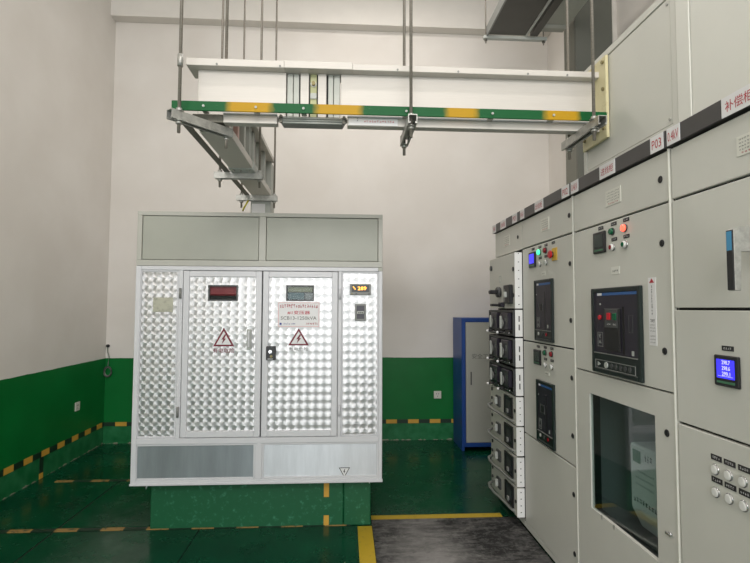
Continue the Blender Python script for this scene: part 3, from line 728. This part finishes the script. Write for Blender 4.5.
def cabinet_body(C, y0, y1, hole=False):
    x1 = 2.05
    # carcass: side walls, top, back, shallow inner face behind the doors
    multibox('carcass', [(FX+.02, x1, y0+.001, y0+.012, .03, 2.205), (FX+.02, x1, y1-.012, y1-.001, .03, 2.205), (FX+.02, x1, y0+.012, y1-.012, 2.19, 2.205), (x1-.01, x1, y0+.012, y1-.012, .03, 2.19), (FX+.02, x1, y0+.012, y1-.012, .03, .045)], 'cab', C, 0)
def backing(C, y0, y1, z0, z1): box('seam_backing', (FX+.0185, FX+.022), (y0+.003, y1-.003), (z0, z1), 'seam', C, 0)
def lock(C, y, z): 
    k = cyl('door_lock', (FX+.001, y, z), (FX-.004, y, z), .0145, 'black', C, 16, bev=.002)
    box('lock_slot', (FX-.0046, FX-.0035), (y-.003, y+.003), (z-.008, z+.008), 'seam', k, 0)
def tagplate(C, y, z, wd=.045, ht=.017, mat='ink'):
    k = box('tag_plate', (FX-.002, FX), (y-wd/2, y+wd/2), (z-ht/2, z+ht/2), mat, C, 0)
    marks((FX-.0024, y, z), 'X', wd*.75, ht*.55, 4, 'white' if mat == 'ink' else 'ink', k, int(y*1000+z*77))
def nameplate(C, y0, y1, z0, z1):
    k = box('rating_plate', (FX-.0022, FX), (y0, y1), (z0, z1), 'trim', C, 0)
    ym = (y0+y1)/2; wd = (y1-y0)
    for i, f in enumerate((.82, .64, .47, .30)):
        marks((FX-.0028, ym, z0+(z1-z0)*f), 'X', wd*.84, (z1-z0)*.11, 9, 'inkg', k, i+int(y0*100))
    marks((FX-.0028, ym, z0+(z1-z0)*.13), 'X', wd*.7, (z1-z0)*.11, 6, 'red', k, 9)
def button(C, y, z, mat, r=.0165, ring_='chrome', proud=.010, half=None):
    b = cyl('push_button', (FX, y, z), (FX-.006, y, z), r*1.18, ring_, C, 18, bev=.0015)
    cyl('button_cap', (FX-.005, y, z), (FX-proud, y, z), r, mat, b, 18, bev=.003)
    if half: cyl('button_mark', (FX-proud, y-.001, z), (FX-proud-.0015, y-.001, z), r*.72, half, b, 14)
def meter(C, y, z, screen, lit, wd=.106, ht=.101):
    b = box('power_meter', (FX-.011, FX), (y-wd/2, y+wd/2), (z-ht/2, z+ht/2), 'black', C, .004)
    s = box('screen', (FX-.0125, FX-.0105), (y-wd*.36, y+wd*.36), (z-ht*.24, z+ht*.37), screen, b, 0)
    box('meter_label', (FX-.0125, FX-.0105), (y-wd*.36, y+wd*.36), (z-ht*.40, z-ht*.33), 'mlabel', b, 0)
    if lit:
        for k, tx in enumerate(lit): text(tx, .0135, (FX-.0131, y-.004, z+ht*.28-k*.0185), 'X', 'lcdtxt', b, .036, 'digits', .02)
        box('digits', (FX-.0131, FX-.0126), (y-wd*.3, y+wd*.3), (z-ht*.175, z-ht*.165), 'lcdtxt', b, 0)
def breaker(C, y0, y1, z0, z1, big=False):
    wd, ht = y1-y0, z1-z0
    b = ring('circuit_breaker', (y0, y1), (z0, z1), FX-.0165, FX+.001, .022 if big else .016, 'dgreen', C, plane='X', bev=.003)
    iy0, iy1, iz0, iz1 = y0+.018, y1-.018, z0+.016, z1-.014
    lowz = iz0+ht*(.20 if big else .14)
    box('breaker_face', (FX-.012, FX-.001), (iy0, iy1), (lowz, iz1), 'black2', b, .002)
    box('control_strip', (FX-.014, FX-.001), (iy0, iy1), (iz0, lowz-.003), 'dgreen', b, .002)
    box('strip_edge', (FX-.016, FX-.011), (iy0, iy1), (lowz-.004, lowz), 'mgrey', b, 0)
    box('blue_stripe', (FX-.0135, FX-.0118), (iy0+.004, iy1-wd*.09), (iz1-ht*.055, iz1-ht*.022), 'bluestripe', b, 0)
    box('maker_mark', (FX-.014, FX-.0134), (iy1-wd*.20, iy1-wd*.10), (iz1-ht*.053, iz1-ht*.024), 'white', b, 0)
    fy = lambda f: y1-wd*f      # f counts from the left seen from the aisle
    fz = lambda f: z1-ht*f
    if big:
        box('control_panel', (FX-.020, FX-.011), (fy(.63), fy(.31)), (fz(.72), fz(.24)), 'black', b, .003)
        box('trip_unit', (FX-.0225, FX-.019), (fy(.60), fy(.34)), (fz(.46), fz(.25)), 'dgrey', b, .003)
        box('off_button', (FX-.028, FX-.022), (fy(.47), fy(.40)), (fz(.37), fz(.29)), 'redred', b, .002)
        box('on_button', (FX-.028, FX-.022), (fy(.59), fy(.52)), (fz(.37), fz(.29)), 'grn', b, .002)
        marks((FX-.0229, fy(.43), fz(.42)), 'X', .03, .008, 3, 'white', b, 4); marks((FX-.0229, fy(.55), fz(.42)), 'X', .03, .008, 3, 'white', b, 5)
        cyl('reset_button', (FX-.012, fy(.20), fz(.345)), (FX-.020, fy(.20), fz(.345)), .011, 'redred', b, 14)
        cyl('status_dot', (FX-.012, fy(.20), fz(.19)), (FX-.014, fy(.20), fz(.19)), .005, 'lgrey', b, 10)
        ring('label_outline', (fy(.25), fy(.13)), (fz(.69), fz(.52)), FX-.0132, FX-.0118, .003, 'mgrey', b, plane='X', bev=0)
        marks((FX-.0130, fy(.19), fz(.60)), 'X', .035, .05, 2, 'lgrey', b, 8, vertical=True)
        box('draw_slot', (FX-.0125, FX-.0118), (fy(.70), fy(.66)), (fz(.74), fz(.22)), 'seam', b, 0)
        ring('keyway', (fy(.86), fy(.78)), (fz(.50), fz(.31)), FX-.0132, FX-.0118, .003, 'dgrey', b, plane='X', bev=0)
        box('counter', (FX-.0132, FX-.0118), (fy(.87), fy(.83)), (fz(.74), fz(.69)), 'lgrey', b, 0)
        ring('strip_outline', (fy(.90), fy(.08)), (fz(.945), fz(.845)), FX-.0162, FX-.0138, .003, 'mgrey', b, plane='X', bev=0)
        prism('arrow_mark', [(fy(.13), fz(.87)), (fy(.20), fz(.895)), (fy(.13), fz(.92))], 0, FX-.0155, FX-.0139, 'lgrey', b)
        cyl('dial', (FX-.0138, fy(.33), fz(.895)), (FX-.020, fy(.33), fz(.895)), .014, 'lgrey', b, 14)
        for f in (.44, .53, .62, .71, .80): cyl('dial', (FX-.0138, fy(f), fz(.895)), (FX-.017, fy(f), fz(.895)), .012, 'dgrey', b, 12)
    else:
        ring('trip_unit', (fy(.50), fy(.24)), (fz(.52), fz(.38)), FX-.0145, FX-.0118, .005, 'dgrey', b, plane='X', bev=0)
        box('trip_core', (FX-.014, FX-.0118), (fy(.44), fy(.30)), (fz(.50), fz(.40)), 'black', b, 0)
        ring('label_outline', (fy(.30), fy(.14)), (fz(.78), fz(.62)), FX-.0132, FX-.0118, .003, 'mgrey', b, plane='X', bev=0)
        marks((FX-.0130, fy(.22), fz(.70)), 'X', .025, .05, 2, 'lgrey', b, 8, vertical=True)
        box('draw_slot', (FX-.0135, FX-.0118), (fy(.62), fy(.57)), (fz(.80), fz(.20)), 'black', b, 0)
        box('counter', (FX-.0132, FX-.0118), (fy(.78), fy(.73)), (fz(.78), fz(.73)), 'lgrey', b, 0)
        for k, f in enumerate((.24, .45, .68)): cyl('dial', (FX-.0138, fy(f), fz(.885)), (FX-.017, fy(f), fz(.885)), .011, ('lgrey', 'dgrey', 'rdk')[k], b, 12)
        cyl('status_dot', (FX-.012, fy(.13), fz(.24)), (FX-.014, fy(.13), fz(.24)), .004, 'lgrey', b, 10)

# ---- compensation cabinet (nearest)
C4 = cabinet(1.03, 1.848, 'nearest grey switchgear cabinet with six white push buttons and blue lit meter', [(1.937, 2.137), (1.522, 1.933), (1.100, 1.518), (.06, 1.096)], '', '')
backing(C4, 1.03, 1.848, .05, 2.14)
lettercard(C4, 1.765, 1.840, '0.4kV', .062); lettercard(C4, 1.412, 1.557, '补偿柜', .112)
nameplate(C4, 1.40, 1.516, 2.004, 2.068)
meter(C4, 1.583, 1.3185, 'lcd', ('298.7', '298.6', '299.1'))
tagplate(C4, 1.583, 1.392, .05, .016)
for i, y in enumerate((1.654, 1.595, 1.535, 1.475)):
    for z in (.982, .908):
        button(C4, y, z, 'bwhite', .0150)
        tagplate(C4, y-.004, z+.040, .048, .018)
# operating handle standing out of the door
oh = prism('operating_handle', [(1.127, 1.574), (1.147, 1.574), (1.147, 1.690), (FX, 1.690), (FX, 1.762), (1.150, 1.762), (1.127, 1.754)], 1, 1.395, 1.422, 'galv', C4, .002)
box('handle_grip', (1.1235, 1.128), (1.396, 1.421), (1.576, 1.752), 'black', oh, .001)
box('blue_sticker', (1.1225, 1.1238), (1.399, 1.418), (1.692, 1.748), 'skyblue', oh, 0)
box('handle_label', (FX-.004, FX), (1.36, 1.452), (1.655, 1.68), 'dgreen', oh, 0)
# ---- P03
C3 = thing('switchgear_cabinet', (1.65, 2.265, 0), 'grey switchgear cabinet with large circuit breaker above a glazed lower door', 'switchgear', 'row of grey switchgear cabinets')
y0, y1 = 1.852, 2.676
cabinet_body(C3, y0, y1)
box('header_band', (FX-.014, FX+.02), (y0+.001, y1-.001), (2.143, 2.211), 'band', C3, .002)
box('door', (FX, FX+.018), (y0+.004, y1-.004), (1.939, 2.135), 'cab', C3, .0025)
box('door', (FX, FX+.018), (y0+.004, y1-.004), (1.202, 1.931), 'cab', C3, .0025)
gd = sheet_holed('door', 'X', (y0+.004, y1-.004), (.06, 1.196), (1.985, 2.530, .520, 1.092), FX, FX+.018, 'cab', C3)
prism('door_glass', [(FX+.049, 1.975), (FX+.053, 1.975), (FX+.009, 2.54), (FX+.005, 2.54)], 2, .50, 1.11, 'glass', gd)
ring('glass_gasket', (1.965, 2.55), (.495, 1.115), FX+.018, FX+.056, .016, 'black', gd, plane='X', bev=0)
box('glass_latch', (FX-.003, FX), (2.42, 2.428), (.505, .525), 'galv', gd, 0); box('glass_latch', (FX-.003, FX), (2.31, 2.318), (.505, .525), 'galv', gd, 0)
box('edge_trim', (FX-.004, FX+.015), (y0, y0+.007), (.05, 2.14), 'trim', C3, .001)
base(C3, y0, y1)
backing(C3, y0, y1, 1.10, 2.14)
# compartment behind the glass with an electricity meter
multibox('compartment', [(FX+.42, FX+.43, 1.87, 2.66, .3, 1.19), (FX+.02, FX+.42, 1.87, 1.88, .3, 1.19), (FX+.02, FX+.42, 2.65, 2.66, .3, 1.19), (FX+.02, FX+.42, 1.88, 2.65, .3, .31), (FX+.02, FX+.42, 1.88, 2.65, 1.18, 1.19)], 'inner', C3, 0)
em = prism('electricity_meter', [(FX+.10, .895), (FX+.24, .895), (FX+.24, .50), (FX+.15, .50), (FX+.10, .60)], 1, 2.12, 2.345, 'white', C3, .008)
box('meter_display', (FX+.098, FX+.101), (2.26, 2.32), (.815, .870), 'mlabel', em, 0)
marks((FX+.0985, 2.20, .85), 'X', .06, .035, 3, 'ink', em, 2)
for k, z in enumerate((.78, .75, .72)): marks((FX+.0985, 2.23, z), 'X', .14, .012, 9, 'inkg', em, 20+k)
marks((FX+.0985, 2.23, .645), 'X', .18, .026, 8, 'ink', em, 31)
for k in range(3): tube('meter_wire', [(FX+.2, 2.17+.04*k, .50), (FX+.17, 2.17+.04*k, .46), (FX+.22, 2.20+.04*k, .42), (FX+.30, 2.22+.05*k, .37), (FX+.36, 2.25, .33)], .006, 'mgrey', em, 6)
tube('meter_wire', [(FX+.2, 2.2, .895), (FX+.2, 2.2, 1.18)], .008, 'dgrey', em, 6)
lettercard(C3, 1.862, 1.945, 'P03', .060); lettercard(C3, 2.580, 2.668, '0.4kV', .066); lettercard(C3, 2.215, 2.355, '进线柜', .112)
nameplate(C3, 2.197, 2.328, 2.006, 2.080)
meter(C3, 2.388, 1.843, 'lcddark', None, .112, .104)
for (y, z, mt_, hf) in ((2.272, 1.880, 'grn', None), (2.166, 1.880, 'redlit', None), (2.270, 1.806, 'bwhite', 'rdk'), (2.165, 1.806, 'bwhite', 'grn')):
    button(C3, y, z, mt_, .0155, 'chrome' if hf else 'dgrey', .018, hf)
for (y, z) in ((2.381, 1.913), (2.262, 1.915), (2.158, 1.916), (2.260, 1.842), (2.158, 1.842)): tagplate(C3, y, z, .046, .016)
k = box('small_plate', (FX-.0015, FX), (2.222, 2.292), (1.680, 1.715), 'cab2', C3, 0); marks((FX-.002, 2.257, 1.695), 'X', .05, .012, 4, 'inkg', k, 3)
breaker(C3, 2.046, 2.464, 1.212, 1.619, True)
st = box('warning_sticker', (FX-.0015, FX), (1.957, 2.007), (1.372, 1.648), 'white', C3, 0)
prism('red_mark', [(1.966, 1.626), (1.998, 1.626), (1.982, 1.644)], 0, FX-.0022, FX-.0014, 'red', st)
marks((FX-.0022, 1.982, 1.556), 'X', .010, .12, 10, 'ink', st, 14, vertical=True)
marks((FX-.0022, 1.982, 1.472), 'X', .030, .016, 3, 'ink', st, 15)
for k, z in enumerate((1.455, 1.443, 1.430, 1.410, 1.397, 1.385)): marks((FX-.0022, 1.982, z), 'X', .036, .007, 7, 'inkg', st, 40+k)
for z in (2.033, 1.779, 1.356, 1.041): lock(C3, 1.909, z)
tl = cyl('turn_latch', (FX, 1.902, .663), (FX-.008, 1.902, .663), .009, 'chrome', C3, 10); box('latch_lever', (FX-.012, FX-.008), (1.890, 1.922), (.657, .667), 'chrome', tl, .001)
# ---- P02
C2 = cabinet(2.680, 3.478, 'grey switchgear cabinet with two tall black circuit breakers and lit green lamp', [(1.939, 2.137), (1.300, 1.935), (.668, 1.296), (.06, .664)], '', '')
backing(C2, 2.680, 3.478, .05, 2.14)
lettercard(C2, 2.690, 2.785, 'P02', .066); lettercard(C2, 3.390, 3.470, '0.4kV', .062); lettercard(C2, 3.055, 3.195, '出线柜', .112)
nameplate(C2, 3.006, 3.133, 2.006, 2.086)
meter(C2, 3.277, 1.843, 'lcd', None, .112, .103)
button(C2, 3.154, 1.880, 'grnlit', .0175, 'dgrey', .020); button(C2, 3.059, 1.881, 'rdk', .0165, 'dgrey', .018)
button(C2, 3.151, 1.805, 'bwhite', .0155, 'chrome', .016, 'lgrey'); button(C2, 3.051, 1.806, 'bwhite', .0155, 'chrome', .016, 'lgrey')
box('yellow_surround', (FX-.004, FX), (2.893, 2.966), (1.806, 1.882), 'yelsq', C2, .001)
b = cyl('emergency_stop', (FX-.004, 2.955, 1.845), (FX-.014, 2.955, 1.845), .018, 'dgrey', C2, 16); cyl('mushroom_head', (FX-.012, 2.955, 1.845), (FX-.026, 2.955, 1.845), .026, 'redred', b, 18, bev=.006)
for (y, z) in ((3.272, 1.914), (3.154, 1.914), (3.056, 1.915), (2.945, 1.915), (3.151, 1.843), (3.058, 1.845)): tagplate(C2, y, z, .044, .015)
k = box('small_plate', (FX-.0015, FX), (3.075, 3.135), (1.728, 1.755), 'cab2', C2, 0); marks((FX-.002, 3.105, 1.740), 'X', .045, .010, 4, 'inkg', k, 3)
breaker(C2, 2.950, 3.230, 1.316, 1.702)
meter(C2, 3.211, 1.207, 'lcddark', None, .112, .096)
for (y, z, mt_, hf) in ((3.089, 1.246, 'grn', None), (2.990, 1.246, 'rdk', None), (3.087, 1.171, 'bwhite', 'lgrey'), (2.988, 1.169, 'bwhite', 'lgrey')):
    button(C2, y, z, mt_, .0155, 'chrome' if hf else 'dgrey', .016, hf)
for (y, z) in ((3.205, 1.276), (3.089, 1.279), (2.990, 1.279), (3.088, 1.207), (2.988, 1.207)): tagplate(C2, y, z, .044, .015)
k = box('small_plate', (FX-.0015, FX), (3.035, 3.105), (1.108, 1.132), 'cab2', C2, 0); marks((FX-.002, 3.07, 1.120), 'X', .05, .010, 4, 'inkg', k, 7)
breaker(C2, 2.950, 3.218, .682, 1.068)
for z in (2.040, 1.770, 1.455, 1.140, .827, .513, .199): lock(C2, 2.726, z)
# ---- P01, drawer cabinet
C1 = thing('switchgear_cabinet', (1.65, 3.8, 0), 'farthest grey switchgear cabinet with protruding drawer units and breaker levers', 'switchgear', 'row of grey switchgear cabinets')
y0, y1 = 3.480, 4.115
cabinet_body(C1, y0, y1); backing(C1, y0, y1, .05, 2.14)
box('header_band', (FX-.014, FX+.02), (y0+.001, y1+.03), (2.143, 2.211), 'band', C1, .002)
box('door', (FX, FX+.018), (y0+.004, y1-.004), (1.939, 2.137), 'cab', C1, .0025)
base(C1, y0, y1)
lettercard(C1, 3.535, 3.640, 'P01', .072); lettercard(C1, 4.045, 4.130, '0.4kV', .062); lettercard(C1, 3.790, 3.925, '出线柜', .108)
nameplate(C1, 3.742, 3.886, 2.000, 2.084); lock(C1, 3.564, 2.036)
DX = FX-.052      # face of the drawers
dy0, dy1 = 3.486, 4.105
def drawer_shell(name, z0, z1, facemat, slots):
    d = box(name, (DX, FX-.001), (dy0+.003, dy1), (z0, z1), facemat, C1, .002)
    box('side_cheek', (DX-.002, FX-.001), (dy0, dy0+.003), (z0, z1), 'drawerside', d, 0)
    for a, b in slots: box('cheek_slot', (DX+.022, DX+.030), (dy0-.0006, dy0+.0006), (a, b), 'ink', d, 0)
    return d
# top compartment
d = drawer_shell('drawer_unit', 1.520, 1.916, 'cab', [(1.545+.06*i, 1.551+.06*i) for i in range(7)])
box('mccb', (DX-.03, DX), (3.53, 3.66), (1.555, 1.690), 'black', d, .004); box('mccb_toggle', (DX-.05, DX-.03), (3.575, 3.60), (1.60, 1.64), 'lgrey', d, .003); box('mccb_label', (DX-.0315, DX-.03), (3.62, 3.65), (1.57, 1.66), 'mgrey', d, 0)
cyl('rotary_base', (DX, 3.83, 1.645), (DX-.03, 3.83, 1.645), .04, 'dgrey', d, 16, bev=.004); box('rotary_handle', (DX-.085, DX-.03), (3.80, 3.86), (1.63, 1.66), 'black', d, .006)
box('lever_base', (DX-.03, DX), (3.72, 3.79), (1.53, 1.565), 'black2', d, .004); box('lever', (DX-.09, DX-.03), (3.74, 3.80), (1.535, 1.555), 'black', d, .005)
ring('small_plate', (3.80, 3.85), (1.72, 1.77), DX-.002, DX, .006, 'lgrey', d, plane='X', bev=0)
cyl('door_lock', (DX, 3.52, 1.80), (DX-.005, 3.52, 1.80), .016, 'black', d, 14); cyl('door_lock', (DX, 4.05, 1.845), (DX-.012, 4.05, 1.845), .020, 'dgrey', d, 14)
cyl('door_lock', (DX, 3.52, 1.615), (DX-.005, 3.52, 1.615), .016, 'black', d, 14)
# three black units, two breakers each
for z0, z1 in ((1.322, 1.510), (1.110, 1.312), (.912, 1.100)):
    d = drawer_shell('drawer_unit', z0, z1, 'black', [(z0+.045, z0+.085), (z0+.105, z0+.145)])
    ring('unit_frame', (dy0+.02, dy1-.004), (z0+.004, z1-.004), DX-.012, DX, .014, 'dgrey', d, plane='X', bev=.001)
    for cy in (3.64, 3.90):
        box('mccb', (DX-.032, DX), (cy-.085, cy+.085), (z0+.045, z1-.022), 'black2', d, .005)
        box('mccb_label', (DX-.0335, DX-.032), (cy-.075, cy-.020), (z0+.085, z1-.035), 'dgrey', d, 0)
        box('mccb_label', (DX-.0340, DX-.0334), (cy-.065, cy-.030), (z0+.105, z1-.055), 'lcddark', d, 0)
        cyl('handle_boss', (DX-.032, cy+.035, (z0+z1)/2-.005), (DX-.042, cy+.035, (z0+z1)/2-.005), .032, 'mgrey', d, 16, bev=.004)
        box('handle_grip', (DX-.054, DX-.041), (cy+.022, cy+.048), (z0+.050, z1-.045), 'lgrey', d, .007)
        tube('lever', [(DX-.02, cy+.02, z0+.032), (DX-.045, cy+.025, z0+.026), (DX-.066, cy+.03, z0+.022)], .007, 'black', d, 8)
        cyl('lever_tip', (DX-.064, cy+.03, z0+.022), (DX-.082, cy+.032, z0+.022), .0095, 'white', d, 10, bev=.003)
        for k in range(3): cyl('lamp', (DX-.012, cy-.06+.05*k, z0+.022), (DX-.020, cy-.06+.05*k, z0+.022), .008, ('chrome', 'dgrey', 'chrome')[k], d, 10)
# four grey withdrawable drawers
for z0, z1 in ((.706, .902), (.500, .696), (.290, .488), (.085, .280)):
    d = drawer_shell('drawer_unit', z0, z1, 'cab', [(z0+.03+.045*i, z0+.036+.045*i) for i in range(4)])
    ring('mccb_bezel', (3.555, 3.735), (z0+.035, z1-.015), DX-.012, DX, .014, 'black', d, plane='X', bev=.002)
    box('mccb', (DX-.008, DX), (3.569, 3.721), (z0+.049, z1-.029), 'black2', d, .002)
    box('mccb_label', (DX-.0095, DX-.0078), (3.60, 3.69), (z0+.095, z1-.05), 'dgrey', d, 0)
    box('mccb_toggle', (DX-.022, DX-.008), (3.63, 3.66), (z0+.06, z0+.09), 'mgrey', d, .003)
    box('handle_plate', (DX-.014, DX), (3.84, 3.93), (z0+.06, z1-.055), 'dgrey', d, .003); box('handle_grip', (DX-.038, DX-.014), (3.87, 3.90), (z0+.075, z1-.065), 'lgrey', d, .005)
    tube('pull_handle', [(DX, 4.06, z0+.055), (DX-.040, 4.04, z0+.045), (DX-.052, 3.98, z0+.040), (DX-.050, 3.86, z0+.036), (DX-.030, 3.78, z0+.028), (DX-.018, 3.72, z0+.020), (DX-.012, 3.60, z0+.018), (DX, 3.54, z0+.022)], .010, 'mgrey', d, 8)
    cyl('door_lock', (DX, 4.06, z1-.03), (DX-.006, 4.06, z1-.03), .014, 'black', d, 12); cyl('door_lock', (DX, 3.515, (z0+z1)/2), (DX-.006, 3.515, (z0+z1)/2), .012, 'black', d, 12)
    cyl('door_lock', (DX, 4.06, z0+.095), (DX-.008, 4.06, z0+.095), .012, 'dgrey', d, 12)

# riser boxes on top of the row
BX = 1.280
t = thing('riser_box', (1.66, 2.22, 2.212), 'grey busbar riser box on top of the cabinet beside the yellow plate', 'riser box', 'riser boxes on the switchgear')
multibox('box_shell', [(BX+.012, 2.05, 1.840, 2.612, 2.212, 2.80)], 'cab', t, .003)
ring('box_frame', (1.840, 2.612), (2.212, 2.80), BX, BX+.012, .034, 'cab', t, plane='X', bev=.002)
box('front_panel', (BX+.003, BX+.012), (1.877, 2.575), (2.249, 2.763), 'cab', t, .002)
for y in (1.892,):
    for z in (2.27, 2.74): cyl('panel_screw', (BX+.003, y, z), (BX-.002, y, z), .006, 'galv', t, 8)
t = thing('riser_box', (1.66, 1.38, 2.212), 'paler busbar riser box on top of the nearest cabinet', 'riser box', 'riser boxes on the switchgear')
multibox('box_shell', [(BX+.008, 2.05, .95, 1.836, 2.212, 2.80)], 'cab2', t, .003)
multibox('box_frame', [(BX-.004, BX+.008, 1.762, 1.836, 2.212, 2.80), (BX-.004, BX+.008, .95, 1.024, 2.212, 2.80), (BX-.004, BX+.008, 1.024, 1.762, 2.74, 2.80)], 'cab2', t, bev=.002)
box('front_panel', (BX-.001, BX+.008), (1.027, 1.759), (2.213, 2.737), 'cab2', t, .002)
